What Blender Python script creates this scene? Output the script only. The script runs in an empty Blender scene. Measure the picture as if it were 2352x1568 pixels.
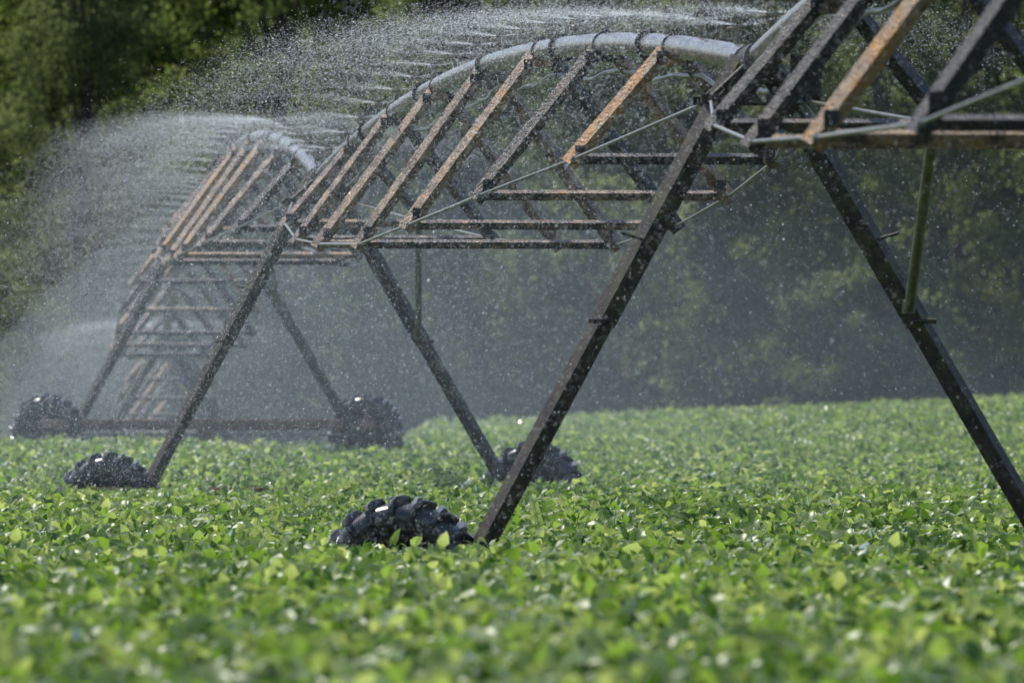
import bpy, math, random
import numpy as np
import bmesh
from mathutils import Vector, Matrix
random.seed(5); rng=np.random.default_rng(5)
S=bpy.context.scene
ZC=1.94
def link(o,parent=None):
    S.collection.objects.link(o)
    if parent: o.parent=parent
    return o
def empty(n):
    o=bpy.data.objects.new(n,None); o.empty_display_size=.2; S.collection.objects.link(o); return o
# ------------------------------------------------------------ terrain
def sm(a,b,x):
    t=np.clip((x-a)/(b-a),0,1); return t*t*(3-2*t)
YR=[-100,69,110,150,175,205,235,300,420,700]
ZR=[-1.94,-1.94,-1.85,-1.27,-1.2,-1.2,-1.15,1.0,20,30]
YL=[-100,69,110,150,160,190,228,260,320,430,700]
ZL=[-1.94,-1.94,-1.85,-1.15,-1.3,-3.15,-4.7,-5.0,-2,18,30]
def ground(x,y):
    x=np.asarray(x,float); y=np.asarray(y,float)
    r=np.interp(y,YR,ZR)+.043*np.clip(x,-6,40)*sm(130,205,y)
    l=np.interp(y,YL,ZL)
    t=sm(-7.5,-.5,x+ (y-190)*.02)
    w=.03*np.sin(x*.7+y*.13)+.03*np.sin(y*.21+1.3)
    return l*(1-t)+r*t+w*sm(72,100,y)+ZC
def croph(y): return np.interp(y,[0,40,60,69,78,110,138,150,165,210,260],[.94,.92,.84,.81,.84,.80,.54,.42,.50,.62,.62])
# ------------------------------------------------------------ materials
def nt(name):
    m=bpy.data.materials.new(name); m.use_nodes=True; t=m.node_tree; t.nodes.clear()
    out=t.nodes.new('ShaderNodeOutputMaterial'); return m,t,out
def ramp(t,stops,fac,interp='LINEAR'):
    r=t.nodes.new('ShaderNodeValToRGB'); r.color_ramp.interpolation=interp
    e=r.color_ramp.elements
    while len(e)<len(stops): e.new(.5)
    for i,(p,c) in enumerate(stops):
        e[i].position=p; e[i].color=(*c,1)
    t.links.new(fac,r.inputs[0]); return r.outputs[0]
def noise(t,scale,detail=6,rough=.6,coord='Object',vscale=None):
    n=t.nodes.new('ShaderNodeTexNoise'); n.inputs['Scale'].default_value=scale
    n.inputs['Detail'].default_value=detail; n.inputs['Roughness'].default_value=rough
    c=t.nodes.new('ShaderNodeTexCoord'); src=c.outputs[coord]
    t.links.new(src,n.inputs['Vector']); return n.outputs['Fac']
def math_(t,op,a,b):
    m=t.nodes.new('ShaderNodeMath'); m.operation=op
    for i,v in enumerate((a,b)):
        if isinstance(v,(int,float)): m.inputs[i].default_value=v
        else: t.links.new(v,m.inputs[i])
    return m.outputs[0]
def metal(name,stops,rough=(.25,.6),met=.0,scale=5,tintw=.8,bump=.3,spec=.5,bs=60,bd=.01,amp=1.0):
    m,t,out=nt(name)
    p=t.nodes.new('ShaderNodeBsdfPrincipled')
    n=noise(t,scale,10,.75)
    n=math_(t,'ADD',math_(t,'MULTIPLY',math_(t,'SUBTRACT',n,.5),amp),.5)
    a=t.nodes.new('ShaderNodeAttribute'); a.attribute_name='tint'
    f=math_(t,'ADD',n,math_(t,'MULTIPLY',math_(t,'SUBTRACT',a.outputs['Fac'],.5),tintw))
    t.links.new(ramp(t,stops,f),p.inputs['Base Color'])
    n2=noise(t,bs,4,.6)
    mr=t.nodes.new('ShaderNodeMapRange'); mr.inputs[1].default_value=.3; mr.inputs[2].default_value=.7
    mr.inputs[3].default_value=rough[0]; mr.inputs[4].default_value=rough[1]
    t.links.new(n2,mr.inputs[0]); t.links.new(mr.outputs[0],p.inputs['Roughness'])
    p.inputs['Metallic'].default_value=met; p.inputs['Specular IOR Level'].default_value=spec
    b=t.nodes.new('ShaderNodeBump'); b.inputs['Strength'].default_value=bump; b.inputs['Distance'].default_value=bd
    t.links.new(n2,b.inputs['Height']); t.links.new(b.outputs[0],p.inputs['Normal'])
    t.links.new(p.outputs[0],out.inputs[0]); return m
M_STRUT=metal('rusty_angle_iron',[(.24,(.018,.016,.015)),(.42,(.045,.034,.028)),(.52,(.10,.06,.036)),(.61,(.21,.125,.07)),(.69,(.32,.235,.15)),(.77,(.30,.14,.04)),(.90,(.46,.22,.05))],(.10,.5),.15,6,.6,1.0,.7,45,.024,1.7)
M_LEG=metal('leg_steel',[(.3,(.018,.015,.013)),(.48,(.045,.034,.028)),(.6,(.05,.058,.026)),(.75,(.11,.07,.04))],(.4,.75),.0,7,.4,.4,.3,amp=1.5)
M_PIPE=metal('weathered_pipe',[(.3,(.05,.035,.03)),(.44,(.13,.11,.11)),(.58,(.23,.215,.23)),(.70,(.14,.075,.05)),(.8,(.22,.20,.21))],(.12,.38),.45,4,.3,.25,amp=1.6)
M_GALV=metal('galvanised_rod',[(.3,(.09,.09,.085)),(.55,(.24,.24,.23)),(.75,(.14,.12,.10))],(.25,.5),.4,8,.3,.1)
M_ALGAE=metal('algae_tube',[(.3,(.06,.065,.035)),(.55,(.11,.12,.065)),(.75,(.2,.21,.16))],(.35,.6),0,7,.2,.1,amp=1.5)
M_BEAM=metal('rusty_beam',[(.3,(.06,.035,.025)),(.5,(.14,.07,.045)),(.7,(.24,.14,.09))],(.25,.6),.1,5,.3,amp=1.4)
M_RUB=metal('tyre_rubber',[(.3,(.026,.028,.032)),(.6,(.042,.044,.048)),(.72,(.055,.053,.05)),(.9,(.13,.10,.075))],(.2,.32),0,9,.3,.02,.7)
M_SPRK=metal('sprinkler_brass',[(.3,(.10,.085,.06)),(.6,(.26,.21,.14))],(.3,.6),.3,10,.3)

def leafmat(name,cols,trans,tcol,gloss=0,rough=.4,objrand=.3):
    m,t,out=nt(name)
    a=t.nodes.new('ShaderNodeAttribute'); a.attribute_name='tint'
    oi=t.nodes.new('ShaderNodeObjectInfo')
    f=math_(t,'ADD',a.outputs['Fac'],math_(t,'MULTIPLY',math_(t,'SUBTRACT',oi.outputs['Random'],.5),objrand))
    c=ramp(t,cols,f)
    d=t.nodes.new('ShaderNodeBsdfDiffuse'); t.links.new(c,d.inputs['Color'])
    tr=t.nodes.new('ShaderNodeBsdfTranslucent')
    t.links.new(ramp(t,tcol,f),tr.inputs['Color'])
    mx=t.nodes.new('ShaderNodeMixShader'); mx.inputs[0].default_value=trans
    t.links.new(d.outputs[0],mx.inputs[1]); t.links.new(tr.outputs[0],mx.inputs[2]); o=mx.outputs[0]
    if gloss:
        g=t.nodes.new('ShaderNodeBsdfGlossy'); g.inputs['Roughness'].default_value=rough; g.inputs['Color'].default_value=(.95,1,.9,1)
        fr=t.nodes.new('ShaderNodeFresnel'); fr.inputs[0].default_value=1.42
        m2=t.nodes.new('ShaderNodeMixShader'); t.links.new(math_(t,'MULTIPLY',fr.outputs[0],gloss),m2.inputs[0]); t.links.new(o,m2.inputs[1]); t.links.new(g.outputs[0],m2.inputs[2]); o=m2.outputs[0]
    t.links.new(o,out.inputs[0]); return m
M_SOY=leafmat('soy_leaf',[(0,(.028,.065,.014)),(.5,(.09,.155,.042)),(1,(.24,.30,.14))],.5,[(0,(.07,.17,.012)),(.45,(.28,.48,.045)),(1,(.64,.76,.2))],.58,.38,.12)
M_TREE=leafmat('forest_leaf',[(0,(.03,.045,.018)),(.5,(.065,.09,.032)),(1,(.12,.145,.05))],.45,[(0,(.05,.09,.02)),(.5,(.18,.26,.06)),(1,(.36,.42,.11))],0,.45,.5)
M_TREE2=leafmat('light_tree_leaf',[(0,(.06,.08,.035)),(.5,(.11,.135,.06)),(1,(.16,.19,.085))],.42,[(0,(.13,.18,.06)),(.5,(.26,.32,.11)),(1,(.36,.41,.17))],0,.5,.1)
M_BARK=metal('bark',[(.3,(.03,.024,.018)),(.6,(.07,.055,.04))],(.7,.9),0,4,.2,.6)
m,t,out=nt('soil'); p=t.nodes.new('ShaderNodeBsdfDiffuse')
t.links.new(ramp(t,[(.35,(.008,.014,.005)),(.55,(.018,.028,.01)),(.7,(.03,.028,.016))],noise(t,.8,8,.7)),p.inputs['Color']); t.links.new(p.outputs[0],out.inputs[0]); M_SOIL=m
m,t,out=nt('water_droplets'); p=t.nodes.new('ShaderNodeBsdfDiffuse'); p.inputs['Color'].default_value=(.88,.92,.96,1)
tr=t.nodes.new('ShaderNodeBsdfTranslucent'); tr.inputs['Color'].default_value=(.92,.96,1,1)
mx=t.nodes.new('ShaderNodeMixShader'); mx.inputs[0].default_value=.55
t.links.new(p.outputs[0],mx.inputs[1]); t.links.new(tr.outputs[0],mx.inputs[2]); t.links.new(mx.outputs[0],out.inputs[0]); M_DROP=m
def mistmat(n,d):
    m,t,out=nt(n); v=t.nodes.new('ShaderNodeVolumeScatter'); v.inputs['Color'].default_value=(.76,.91,1,1); v.inputs['Density'].default_value=d; v.inputs['Anisotropy'].default_value=.25
    t.links.new(v.outputs[0],out.inputs['Volume']); return m
M_MIST=[mistmat('thin_mist',.0006),mistmat('fine_mist',.0010)]

# ------------------------------------------------------------ mesh builder
class MB:
    def __init__(s): s.v=[];s.f=[];s.t=[];s.m=[];s.sm=[]
    def add(s,vs,fs,tint=.5,mat=0,smooth=False):
        b=len(s.v); s.v+= [tuple(x) for x in vs]; s.t+=[tint]*len(vs)
        for f in fs: s.f.append(tuple(i+b for i in f)); s.m.append(mat); s.sm.append(smooth)
    def obj(s,name,mats,parent=None):
        me=bpy.data.meshes.new(name); me.from_pydata(s.v,[],s.f)
        for m in mats: me.materials.append(m)
        me.polygons.foreach_set('material_index',s.m); me.polygons.foreach_set('use_smooth',s.sm)
        a=me.attributes.new('tint','FLOAT','POINT'); a.data.foreach_set('value',s.t)
        me.update(); o=bpy.data.objects.new(name,me); return link(o,parent)
def frame(d,up=Vector((0,0,1))):
    d=d.normalized(); u=up-d*up.dot(d)
    if u.length<1e-4: u=Vector((0,1,0))-d*d.y
    u.normalize(); return d,u,d.cross(u)
def prof(mb,p0,p1,poly,u,w,tint=.5,mat=0):
    n=len(poly); vs=[p0+u*a+w*b for a,b in poly]+[p1+u*a+w*b for a,b in poly]
    fs=[(i,(i+1)%n,n+(i+1)%n,n+i) for i in range(n)]+[tuple(range(n-1,-1,-1)),tuple(range(n,2*n))]
    mb.add(vs,fs,tint,mat)
def angle_iron(mb,p0,p1,u,w,a=.075,th=.007,tint=.5,mat=0,b=None):
    b=b or a   # flange a runs along -u, flange b along -w
    prof(mb,p0,p1,[(0,0),(-a,0),(-a,-th),(-th,-th),(-th,-b),(0,-b)],u,w,tint,mat)
def box(mb,c,sx,sy,sz,R=None,tint=.5,mat=0):
    vs=[]
    for i in (-1,1):
        for j in (-1,1):
            for k in (-1,1):
                v=Vector((i*sx/2,j*sy/2,k*sz/2)); 
                if R: v=R@v
                vs.append(Vector(c)+v)
    mb.add(vs,[(0,1,3,2),(4,6,7,5),(0,4,5,1),(2,3,7,6),(0,2,6,4),(1,5,7,3)],tint,mat)
def tube(mb,pts,r,n=8,tint=.5,mat=0,caps=True,smooth=True):
    pts=[Vector(p) for p in pts]; rs=r if isinstance(r,(list,tuple)) else [r]*len(pts)
    vs=[];fs=[]
    for i,p in enumerate(pts):
        d=(pts[min(i+1,len(pts)-1)]-pts[max(i-1,0)])
        d,u,w=frame(d, Vector((0,0,1)) if abs(d.normalized().z)<.95 else Vector((0,1,0)))
        for k in range(n):
            a=2*math.pi*k/n; vs.append(p+(u*math.cos(a)+w*math.sin(a))*rs[i])
    for i in range(len(pts)-1):
        for k in range(n):
            fs.append((i*n+k,i*n+(k+1)%n,(i+1)*n+(k+1)%n,(i+1)*n+k))
    mb.add(vs,fs,tint,mat,smooth)
    if caps:
        mb.add(vs[:n],[tuple(range(n-1,-1,-1))],tint,mat); mb.add(vs[-n:],[tuple(range(n))],tint,mat)

# ------------------------------------------------------------ irrigation system
TW=[(4.72,27.6,2.42,-1.94),(1.735,69,2.42,-1.94),(-2.18,110.4,2.55,-1.85),(-4.70,149.7,3.25,-1.15),(-6.79,189.8,1.2,-3.15),(-7.95,228,-.3,-4.7)]
P=[Vector((a,b,c+ZC)) for a,b,c,d in TW]; G=[d+ZC for a,b,c,d in TW]
ARCH=.62
WO=[.78,1.03,1.18,1.2,1.18,1.03,.78]; DP=[.86,1.24,1.52,1.66,1.55,1.32,.88]
ROOT=empty('center_pivot_irrigation_system')
def pipept(k,s):
    p=P[k].lerp(P[k+1],s); return p+Vector((0,0,ARCH*4*s*(1-s)))
SPR=[]
def span(k):
    A,B=P[k],P[k+1]; along=(B-A); along.z=0; along.normalize(); side=Vector((along.y,-along.x,0)) # right
    mb=MB(); up=Vector((0,0,1))
    tube(mb,[pipept(k,s/48) for s in range(49)],.092,20,.5,1)
    nodesL=[];nodesR=[]
    for i in range(7):
        s=(i+1)/8; p=pipept(k,s)
        zz=p.z-DP[i]
        L=Vector((p.x,p.y,zz))-side*WO[i]; R=Vector((p.x,p.y,zz))+side*WO[i]; nodesL.append(L);nodesR.append(R)
        for n,sg in ((L,-1),(R,1)):
            top=p+side*sg*.06-up*.03
            ax=(n-top).normalized()
            out=(side*sg-ax*(side*sg).dot(ax)).normalized()
            if out.z<0: out=-out
            near=-along
            a=math.radians(random.uniform(28,46))
            u=(out*math.cos(a)+near*math.sin(a)); w=(near*math.cos(a)-out*math.sin(a))
            jig=Vector((random.uniform(-.02,.02),random.uniform(-.1,.1),0))
            angle_iron(mb,top+jig,n+ax*.05,w,u,.095,.008,random.random(),0,.095)
            for tt in (.06,.93):
                q=top.lerp(n,tt); box(mb,q+near*.03,.08,.014,.09,None,random.random()*.5,0)
                tube(mb,[q+near*.03,q+near*.06],.014,6,.3,0)
        ax=(R-L).normalized(); a=math.radians(25)
        u=up*math.cos(a)+(-along)*math.sin(a); w=(-along)*math.cos(a)-up*math.sin(a)
        angle_iron(mb,L+ax*.03+Vector((0,.05,.02)),R-ax*.03+Vector((0,.05,.02)),w,u,.066,.007,random.uniform(.1,.75),0)
        dv=(pipept(k,s+.004)-pipept(k,s-.004)).normalized()
        tube(mb,[p-dv*.03,p+dv*.03],.106,20,random.random()*.5,0)
        box(mb,p-up*.11,.18,.16,.07,None,random.random(),0)
        box(mb,p+up*.11,.05,.1,.05,None,.3,0)
    for s in (1/6,2/6,3/6,4/6,5/6):
        p=pipept(k,s); dv=(pipept(k,s+.004)-pipept(k,s-.004)).normalized()
        for e in (-.016,.016): tube(mb,[p+dv*(e-.009),p+dv*(e+.009)],.125,20,.3,0)
    for nodes,sg in ((nodesL,-1),(nodesR,1)):
        pts=[A+side*sg*.32-up*.28]+nodes+[B+side*sg*.32-up*.28]
        for a,b in zip(pts[:-1],pts[1:]): tube(mb,[a,b],.0135,6,random.random(),2)
        for n in nodes: tube(mb,[n-along*.09,n+along*.09],.024,8,.5,2)
    pts=[]
    for j in range(65):
        s=j/64; p=pipept(k,s)
        pts.append(p+side*(.14+.03*math.sin(j*.9))-up*(.2+.07*abs(math.sin(s*math.pi*8))+.02*math.sin(j*1.7)))
    tube(mb,pts,.02,6,.8,2)
    mb.obj('truss_span_%d'%(k+1),[M_STRUT,M_PIPE,M_GALV],ROOT)
    ms=MB(); L=(B-A).length; n=int(L/2.2)
    for j in range(n):
        s=(j+.5)/n; p=pipept(k,s)+up*.088
        tube(ms,[p,p+up*.08],.022,8); tube(ms,[p+up*.065,p+up*.09],.038,8)
        for q in (-1,1): tube(ms,[p+up*.085+side*q*.034,p+up*.18+side*q*.03],.010,5)
        tube(ms,[p+up*.175,p+up*.197],.046,10); tube(ms,[p+up*.197,p+up*.225],.016,6)
        tube(ms,[p+up*.11-side*.07,p+up*.13+side*.07],.014,6)
        SPR.append((p+up*.14,side.copy(),along.copy()))
    ms.obj('sprinklers_%d'%(k+1),[M_SPRK],ROOT)
for k in range(5): span(k)

def make_wheel():
    mb=MB(); n=120
    pr=[(.33,.09),(.35,.12),(.40,.15),(.46,.16),(.51,.15),(.545,.115),(.562,.06),(.566,0),(.562,-.06),(.545,-.115),(.51,-.15),(.46,-.16),(.40,-.15),(.35,-.12),(.33,-.09),(.325,0)]
    m=len(pr); vs=[(r*math.cos(2*math.pi*i/n),y,r*math.sin(2*math.pi*i/n)) for i in range(n) for r,y in pr]
    mb.add(vs,[(i*m+j,i*m+(j+1)%m,((i+1)%n)*m+(j+1)%m,((i+1)%n)*m+j) for i in range(n) for j in range(m)],.75,0,True)
    NL=19
    for sg in (-1,1):
        for i in range(NL):
            a0=2*math.pi*(i+(.5 if sg>0 else 0))/NL
            path=[(-.015,.0,.615,-.015,.555),(.05,.05,.618,.05,.55),(.105,.095,.612,.095,.54),(.150,.125,.59,.115,.52),(.182,.14,.552,.125,.50),(.192,.15,.50,.13,.47),(.182,.155,.44,.13,.42)]
            vs=[]
            for q,(y,da,r,y2,r2) in enumerate(path):
                h=.018 if q<5 else .017
                for (tp,dw) in ((0,-h*1.6),(.85,-h*1.1),(1,-h*.6),(1,h*.6),(.85,h*1.1),(0,h*1.6)):
                    rr=r2+(r-r2)*tp; yy=y2+(y-y2)*tp; a=a0+da+dw/max(rr,.45)
                    vs.append((rr*math.cos(a),sg*yy,rr*math.sin(a)))
            K=6; fs=[(q*K+c,q*K+c+1,(q+1)*K+1+c,(q+1)*K+c) for q in range(len(path)-1) for c in range(K-1)]
            fs+=[tuple(range(K)),tuple(len(vs)-1-z for z in range(K))]
            if sg<0: fs=[tuple(reversed(f)) for f in fs]
            mb.add(vs,fs,random.uniform(.2,.6),0)
    pr=[(.335,.115),(.345,.12),(.345,.095),(.30,.085),(.29,.03),(.20,.02),(.14,.06),(.06,.06),(.0,.06)]
    for sg in (-1,1):
        vs=[];fs=[];n2=40;m=len(pr)
        for i in range(n2):
            a=2*math.pi*i/n2
            for r,y in pr: vs.append((r*math.cos(a),sg*y,r*math.sin(a)))
        for i in range(n2):
            for j in range(m-1): fs.append((i*m+j,i*m+j+1,((i+1)%n2)*m+j+1,((i+1)%n2)*m+j))
        mb.add(vs,fs,.4,1,True)
        for i in range(8):
            a=2*math.pi*i/8; c=Vector((.105*math.cos(a),sg*.065,.105*math.sin(a)))
            tube(mb,[c,c+Vector((0,sg*.025,0))],.013,6,.5,1)
    o=mb.obj('wheel',[M_RUB,M_LEG]); me=o.data; bpy.data.objects.remove(o); return me
WHEEL=make_wheel()
def tower(k):
    c=P[k]; g=G[k]; a=P[max(k-1,0)]; b=P[min(k+1,5)]
    along=(b-a); along.z=0; along.normalize(); side=Vector((along.y,-along.x,0)); up=Vector((0,0,1))
    mb=MB(); near=-along
    zb=g+.78
    LB_={-1:2.04,1:2.2}
    for sg in (-1,1):
        top=c+side*sg*.10+up*.02; bot=Vector((c.x,c.y,zb))+side*sg*LB_[sg]
        ax=(bot-top).normalized(); out=(side*sg-ax*(side*sg).dot(ax)).normalized()
        r=math.radians(30); u=out*math.cos(r)+near*math.sin(r); w=near*math.cos(r)-out*math.sin(r)
        angle_iron(mb,top,bot,w,u,.12,.012,.4,0)
        mid=top.lerp(bot,.52); angle_iron(mb,top+u*.012+w*.012,mid+u*.012+w*.012,w,u,.14,.008,random.uniform(.4,.7),0)
        tube(mb,[mid+near*.02-side*.09,mid+near*.02+side*.1],.02,6,.4,0)
        q=top.lerp(bot,.36); tube(mb,[q,q+(side*sg*.17+up*.05)],.012,5,.5,0)
        box(mb,bot+near*.07+up*.03,.2,.02,.26,None,.4,0)
    p0=Vector((c.x,c.y,zb))-side*2.62; p1=Vector((c.x,c.y,zb))+side*2.58
    prof(mb,p0,p1,[(-.075,-.06),(.075,-.06),(.085,-.05),(.085,.05),(.075,.06),(-.075,.06),(-.085,.05),(-.085,-.05)],up,near,.5,1)
    cm=Vector((c.x,c.y,zb-.16)); box(mb,cm,.3,.22,.2,None,.5,1)
    tube(mb,[cm-side*2.4,cm+side*2.4],.02,8,.5,2)
    box(mb,c-up*.13,.34,.3,.05,None,.4,0)
    tube(mb,[c-along*.35,c-along*.2,c,c+along*.2,c+along*.35],[.1,.12,.125,.12,.1],16,.2,0)
    for dd in (-.38,.38): tube(mb,[c+along*(dd-.015),c+along*(dd+.015)],.13,16,.5,3)
    for dy in (-.3,.3):
        prof(mb,c+along*dy-side*.42-up*.28,c+along*dy+side*.42-up*.28,[(-.03,-.03),(.03,-.03),(.03,.03),(-.03,.03)],up,along,.4,0)
        for sg in (-1,1): tube(mb,[c+along*dy+side*sg*.36-up*.28,c+side*sg*.05+along*dy*.6],.02,6,.4,0)
    for sg in (-1,1):
        tube(mb,[c+side*sg*.34-up*.28-along*.4,c+side*sg*.34-up*.28+along*.4],.03,6,.4,0)
    box(mb,c+near*.25+side*.33-up*.12,.22,.18,.3,None,.3,0)
    pts=[c+near*.35+side*.25-up*(.3)]
    for j in range(9):
        t=j/8; pts.append(c+near*(.35-.8*t)+side*(.3+.12*math.sin(t*6))-up*(.3+.28*math.sin(t*math.pi)))
    tube(mb,pts,.018,6,.6,2)
    mb.obj('drive_tower_%d'%k,[M_LEG,M_BEAM,M_GALV,M_PIPE],ROOT)
    if k>0:
        ml=MB(); A,B=P[k-1],P[k]; al=(B-A); al.z=0; al.normalize(); sd=Vector((al.y,-al.x,0))
        p=pipept(k-1,7/8); node=Vector((p.x,p.y,p.z-DP[6]))+sd*(WO[6]-.1)
        top=c+side*.1; bot=Vector((c.x,c.y,zb))+side*2.2
        q=top.lerp(bot,(c.z-(g+2.66))/(c.z-zb))
        tube(ml,[q-up*.05+near*.06,node],.04,10,.5,0); tube(ml,[q+up*.0,q-up*.1],.05,10,.5,0)
        ml.obj('leg_brace_%d'%k,[M_ALGAE],ROOT)
    for sg in (-1,1):
        o=bpy.data.objects.new('tower_%d_wheel_%s'%(k,'a' if sg<0 else 'b'),WHEEL); link(o,ROOT)
        yaw=math.atan2(side.y,side.x)+math.radians(-19)
        dz=.16 if (k==2 and sg>0) else .03
        o.location=Vector((c.x,c.y,g+.62+dz))+side*sg*(2.40 if (k==2 and sg<0) else 2.5 if k==1 else 2.46)+along*(.3)
        o.rotation_euler=(0,random.uniform(0,.3),yaw)
        ml=MB(); tube(ml,[Vector((c.x,c.y,g+.62+dz))+side*sg*2.46,Vector(o.location)],.07,10); box(ml,Vector((c.x,c.y,g+.62))+side*sg*2.46,.2,.14,.22,None,.1)
        ml.obj('gearbox_%d_%s'%(k,'a' if sg<0 else 'b'),[M_LEG],ROOT)
for k in range(6): tower(k)

def npmesh(name,V,F,mat,tint,k):
    me=bpy.data.meshes.new(name); nv=len(V); nf=len(F)
    me.vertices.add(nv); me.vertices.foreach_set('co',V.astype(np.float32).ravel())
    me.loops.add(nf*k); me.loops.foreach_set('vertex_index',F.astype(np.int32).ravel())
    me.polygons.add(nf); me.polygons.foreach_set('loop_start',np.arange(nf,dtype=np.int32)*k)
    try: me.polygons.foreach_set('loop_total',np.full(nf,k,dtype=np.int32))
    except Exception: pass
    me.materials.append(mat)
    if tint is not None:
        a=me.attributes.new('tint','FLOAT','POINT'); a.data.foreach_set('value',tint.astype(np.float32))
    me.update(calc_edges=True); return me

# ------------------------------------------------------------ water droplets
def droplets():
    pos=[];vel=[];siz=[]
    for (p,side,along) in SPR:
        if p.y<45: continue
        base=np.array(p); sd=np.array(side); al=np.array(along)
        n=10500
        az=np.where(rng.random(n)<.6,rng.normal(np.pi,.75,n),rng.uniform(0,2*np.pi,n)); v=rng.uniform(3.0,7.8,n)*(1-.12*rng.random(n)); th=np.radians(rng.normal(8,3.5,n)); t=rng.uniform(0,1,n)**.9*1.25
        m=640
        jaz=np.concatenate([rng.normal(np.pi,.4,6),rng.normal(0,.5,3)])
        for a0 in jaz:
            vv=rng.uniform(6.3,7.8); th0=np.radians(rng.uniform(4,11)); tt=rng.uniform(0,1,m)**1.1*.42
            az=np.concatenate([az,a0+rng.normal(0,.035,m)]); v=np.concatenate([v,vv+rng.normal(0,.18,m)])
            th=np.concatenate([th,th0+rng.normal(0,.026,m)]); t=np.concatenate([t,tt])
        dirh=np.cos(az)[:,None]*sd+np.sin(az)[:,None]*al
        drag=(1-np.exp(-.45*t))/.45
        h=v*np.cos(th)*drag
        X=base+dirh*h[:,None]; X[:,2]+=v*np.sin(th)*drag-4.0*t*t
        X[:,0]-=.35*t*t
        V=dirh*(v*np.cos(th)*np.exp(-.45*t))[:,None]; V[:,2]+=v*np.sin(th)*np.exp(-.45*t)-8*t
        s=rng.lognormal(math.log(.0017),.35,len(t)); s[n:]*=.9
        pos.append(X);vel.append(V); siz.append(s)
    X=np.concatenate(pos);V=np.concatenate(vel);s=np.concatenate(siz)
    keep=X[:,2]>ground(X[:,0],X[:,1])+.8
    X=X[keep];V=V[keep];s=s[keep]; n=len(X)
    V/=np.linalg.norm(V,axis=1)[:,None]+1e-9
    r=rng.normal(size=(n,3)); U=np.cross(V,r); U/=np.linalg.norm(U,axis=1)[:,None]
    s=s[:,None]
    a=X+V*s*2.4; b=X-V*s*1.0+U*s; c=X-V*s*1.0-U*s
    VV=np.stack([a,b,c],1).reshape(-1,3)
    F=np.arange(n*3).reshape(-1,3)
    me=npmesh('water_spray',VV,F,M_DROP,None,3); print('drops',n)
    return link(bpy.data.objects.new('water_spray',me))
WS=droplets()
def sec(y,xl,xr,zb,zt,xc,n=21):
    out=[]
    for i in range(n):
        u=-1+2*i/(n-1)
        x=xc+(u*(xc-xl) if u<0 else u*(xr-xc)); out.append((x,y,zb+(zt-zb)*(1-abs(u)**2.0)))
    return out
for qi,pts in enumerate((sec(62,-4.2,11.2,1.3,4.9,2.2)+sec(236,-15,15,.1,7.1,-6),
                         sec(92,-6.2,6,1.2,4.6,-.6)+sec(236,-13.5,0,-.3,5.2,-7.2))):
    bm2=bmesh.new()
    for v_ in pts: bm2.verts.new(v_)
    bmesh.ops.convex_hull(bm2,input=bm2.verts[:]); bmesh.ops.recalc_face_normals(bm2,faces=bm2.faces[:])
    me=bpy.data.meshes.new('mist'); bm2.to_mesh(me); bm2.free(); me.materials.append(M_MIST[qi])
    link(bpy.data.objects.new('mist_%d'%qi,me),WS)

# ------------------------------------------------------------ soybean canopy
PS=3.0
LB=np.array([[0,0,0],[.38,-.36,.10],[.42,0,0],[.38,.36,.10],[.74,-.24,.03],[.75,0,-.06],[.74,.24,.03],[1,0,-.16]])
LQ=[(0,1,2),(0,2,3),(1,4,5),(1,5,2),(2,5,6),(2,6,3),(4,7,5),(5,7,6)]
def soy(seed):
    r=np.random.default_rng(seed); n=int(PS*PS*140)
    px=r.uniform(0,PS,(n,2))
    hh=.08*np.sin(px[:,0]*5.1+seed)*np.sin(px[:,1]*4.3+seed*2)+.05*np.sin(px[:,0]*13+seed*3)*np.sin(px[:,1]*11)
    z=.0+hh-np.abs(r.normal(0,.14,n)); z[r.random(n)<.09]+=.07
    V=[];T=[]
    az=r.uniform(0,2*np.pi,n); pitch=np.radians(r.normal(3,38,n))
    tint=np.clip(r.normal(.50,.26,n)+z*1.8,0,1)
    for k,(da,dl) in enumerate(((0,1.1),(1.25,.95),(-1.25,.95))):
        L=r.uniform(.07,.14,n)*dl; a=az+da+r.normal(0,.12,n); pt=pitch+r.normal(0,.35,n); ro=r.normal(0,.65,n)
        P0=LB[None]*L[:,None,None]
        y=P0[:,:,1]*np.cos(ro)[:,None]-P0[:,:,2]*np.sin(ro)[:,None]; zz=P0[:,:,1]*np.sin(ro)[:,None]+P0[:,:,2]*np.cos(ro)[:,None]
        x=P0[:,:,0]
        x2=x*np.cos(pt)[:,None]-zz*np.sin(pt)[:,None]; z2=x*np.sin(pt)[:,None]+zz*np.cos(pt)[:,None]
        x2=x2+.015
        X=x2*np.cos(a)[:,None]-y*np.sin(a)[:,None]; Y=x2*np.sin(a)[:,None]+y*np.cos(a)[:,None]
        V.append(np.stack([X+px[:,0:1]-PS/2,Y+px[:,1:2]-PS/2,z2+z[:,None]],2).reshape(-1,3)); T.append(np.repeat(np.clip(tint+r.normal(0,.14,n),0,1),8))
    V=np.concatenate(V);T=np.concatenate(T); m=len(V)//8
    F=(np.arange(m)[:,None,None]*8+np.array(LQ)[None]).reshape(-1,3)
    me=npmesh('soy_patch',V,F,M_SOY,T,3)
    me.polygons.foreach_set('use_smooth',np.ones(len(F),dtype=bool))
    return me
SOY=[soy(i+11) for i in range(5)]
FIELD=empty('soybean_crop'); cnt=0
yy=16.0
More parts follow.
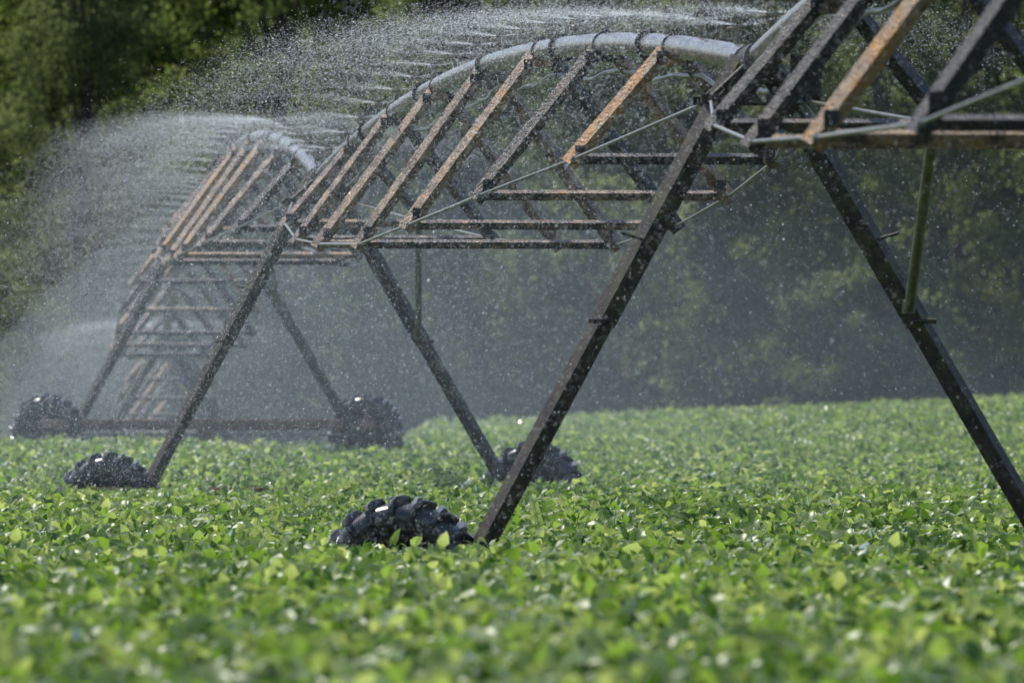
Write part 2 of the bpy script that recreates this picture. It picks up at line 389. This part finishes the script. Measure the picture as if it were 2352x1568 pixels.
while yy<238:
    hw=5+.085*yy; xx=-math.ceil(hw/PS)*PS
    while xx<=hw:
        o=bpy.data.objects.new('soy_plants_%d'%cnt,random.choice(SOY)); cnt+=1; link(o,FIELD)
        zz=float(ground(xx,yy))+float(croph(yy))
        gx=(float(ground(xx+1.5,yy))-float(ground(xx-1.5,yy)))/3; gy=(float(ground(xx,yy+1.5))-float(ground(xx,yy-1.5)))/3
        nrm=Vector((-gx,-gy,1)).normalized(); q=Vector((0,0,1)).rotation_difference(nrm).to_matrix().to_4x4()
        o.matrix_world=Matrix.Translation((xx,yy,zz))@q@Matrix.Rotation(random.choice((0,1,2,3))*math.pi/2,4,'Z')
        xx+=PS
    yy+=PS
xs=np.unique(np.concatenate([np.linspace(-400,-40,19),np.linspace(-40,40,81),np.linspace(40,400,19)]))
ys=np.unique(np.concatenate([np.linspace(-100,0,6),np.linspace(0,300,151),np.linspace(300,900,31)]))
XX,YY=np.meshgrid(xs,ys); ZZ=ground(XX,YY)
V=np.stack([XX,YY,ZZ],2).reshape(-1,3); nx=len(xs); ny=len(ys)
i,j=np.meshgrid(np.arange(nx-1),np.arange(ny-1)); b=(j*nx+i).ravel()
F=np.stack([b,b+1,b+nx+1,b+nx],1)
me=npmesh('field_ground',V,F,M_SOIL,None,4); me.polygons.foreach_set('use_smooth',np.ones(len(F),dtype=bool))
link(bpy.data.objects.new('field_ground',me))

# ------------------------------------------------------------ trees
def tree(name,seed,H,R,base,nclump,nleaf,mat,ls=(.10,.19),feather=1.0,cr=(.5,1.15),tw=.2):
    r=np.random.default_rng(seed); random.seed(seed)
    mb=MB(); tr=[]; x=y=0
    for i in range(9):
        t=i/8; tr.append(Vector((x,y,H*.92*t))); x+=random.uniform(-.22,.22)*min(1,H/8); y+=random.uniform(-.22,.22)*min(1,H/8)
    tube(mb,tr,[tw*(1-.85*i/8)+.02 for i in range(9)],8)
    cen=[]
    for c in range(nclump):
        t=base+(1-base)*r.random()**1.0
        prof_=math.sin(min(1,(1.02-t)/(1.02-base)*1.25+.15)*math.pi*.5)*(.8+.2*math.sin(t*9+seed))
        a=r.uniform(0,2*np.pi); rad=R*prof_*r.uniform(.4,1.0)
        z=H*t; k=min(7,int(t*8*.92)); o=tr[k]
        cc=Vector((o.x+rad*math.cos(a),o.y+rad*math.sin(a),z)); cen.append(cc)
        st=tr[max(0,k-1)]; mid=st.lerp(cc,.5)+Vector((0,0,.3))
        if c%3==0: tube(mb,[st,mid,cc],[.05,.03,.01],5,caps=False)
    o=mb.obj(name+'_wood',[M_BARK]); wood=o.data; bpy.data.objects.remove(o)
    V=[];T=[]
    for cc in cen:
        rr=r.uniform(*cr); n=int(nleaf*rr)
        sub=r.normal(size=(6,3)); sub/=np.linalg.norm(sub,axis=1)[:,None]; sub*=rr*r.uniform(.3,.9,(6,1)); sub[:,2]*=.6
        idx=r.integers(0,6,n)
        d=r.normal(size=(n,3)); d/=np.linalg.norm(d,axis=1)[:,None]
        q=sub[idx]+d*(rr*.45*r.random((n,1))**.4)*np.array([1,1,.75*feather])
        C=q+np.array(cc)
        L=r.uniform(ls[0],ls[1],n)
        u=r.normal(size=(n,3)); u[:,2]-=.4; u/=np.linalg.norm(u,axis=1)[:,None]
        nn=r.normal(size=(n,3))*.7+np.array([0,0,.8]); w=np.cross(u,nn); w/=np.linalg.norm(w,axis=1)[:,None]
        L=L[:,None]
        V.append(np.stack([C-u*L*.5,C+w*L*.29,C+u*L*.5,C-w*L*.29],1).reshape(-1,3))
        T.append(np.repeat(np.clip(r.normal(.45+r.normal(0,.17),.14,n),0,1),4))
    V=np.concatenate(V);T=np.concatenate(T); F=np.arange(len(V)).reshape(-1,4)
    return wood,npmesh(name+'_leaves',V,F,mat,T,4)
TV=[tree('tree%d'%i,40+i,h,R,b,nc,nl,M_TREE,(.12,.22)) for i,(h,R,b,nc,nl) in enumerate([(17,3.8,.02,150,250),(19,4.3,.04,170,250),(16,3.6,.0,140,260)])]
SH=[tree('shrub%d'%i,70+i,3.6,2.0,.03,34,240,mt,(.09,.16),1,(.4,.8),.06) for i,mt in enumerate((M_TREE2,M_TREE,M_TREE))]
FOR=empty('forest_treeline'); q=0
def put(v,x,y,s,par,rot=None,dz=0):
    global q
    rot=random.uniform(0,6.28) if rot is None else rot
    for me in v:
        o=bpy.data.objects.new(me.name+'_%d'%q,me); q+=1; link(o,par)
        o.location=(x,y,float(ground(x,y))+dz); o.rotation_euler=(0,0,rot); o.scale=(s,s,s*random.uniform(.95,1.1))
random.seed(9)
for row,(y0,st) in enumerate(((248,5.4),(255,5.2),(263,5.2),(273,6),(288,7),(306,8))):
    x=-36-row*3
    while x<36+row*3:
        put(random.choice(TV),x+random.uniform(-1,1),y0+random.uniform(-3.5,3.5),random.uniform(.75,1.25),FOR)
        x+=st*random.uniform(.7,1.3)
for y0 in (241,244,250):
    x=-32
    while x<34:
        put(random.choice(SH) if random.random()<.75 else SH[1],x,y0+random.uniform(-1,1.5),random.uniform(.6,1.7),FOR)
        x+=random.uniform(1.8,3.8)
LT=empty('deciduous_tree')
lt=tree('lighttree',91,16.5,3.3,.2,210,300,M_TREE2,(.08,.16),1.2)
put(lt,-10.9,238,1,LT,1.0)

# ------------------------------------------------------------ light, sky, camera
el=math.radians(57); az=math.radians(-46)
sd=Vector((math.sin(az)*math.cos(el),math.cos(az)*math.cos(el),math.sin(el)))
sun=bpy.data.lights.new('sun','SUN'); sun.energy=5; sun.angle=math.radians(.5); sun.color=(1,.95,.87)
so=link(bpy.data.objects.new('sun',sun)); so.rotation_euler=(-sd).to_track_quat('-Z','Y').to_euler(); so.location=(0,0,50)
W=bpy.data.worlds.new('World'); S.world=W; W.use_nodes=True; wt=W.node_tree
sk=wt.nodes.new('ShaderNodeTexSky'); sk.sky_type='NISHITA'; sk.sun_disc=False; sk.sun_elevation=el; sk.sun_rotation=az
bg=wt.nodes['Background']; bg.inputs['Strength'].default_value=.15; wt.links.new(sk.outputs[0],bg.inputs[0])
cam=bpy.data.cameras.new('camera'); cam.lens=340.6; cam.sensor_width=36; cam.clip_end=3000; cam.clip_start=.5
cam.dof.use_dof=True; cam.dof.focus_distance=82; cam.dof.aperture_fstop=5.2
co=link(bpy.data.objects.new('camera',cam)); co.location=(0,0,ZC); co.rotation_euler=(math.radians(90)+math.atan(136/22250),0,0)
S.camera=co
S.view_settings.view_transform='Standard'; S.view_settings.look='None'; S.view_settings.exposure=0
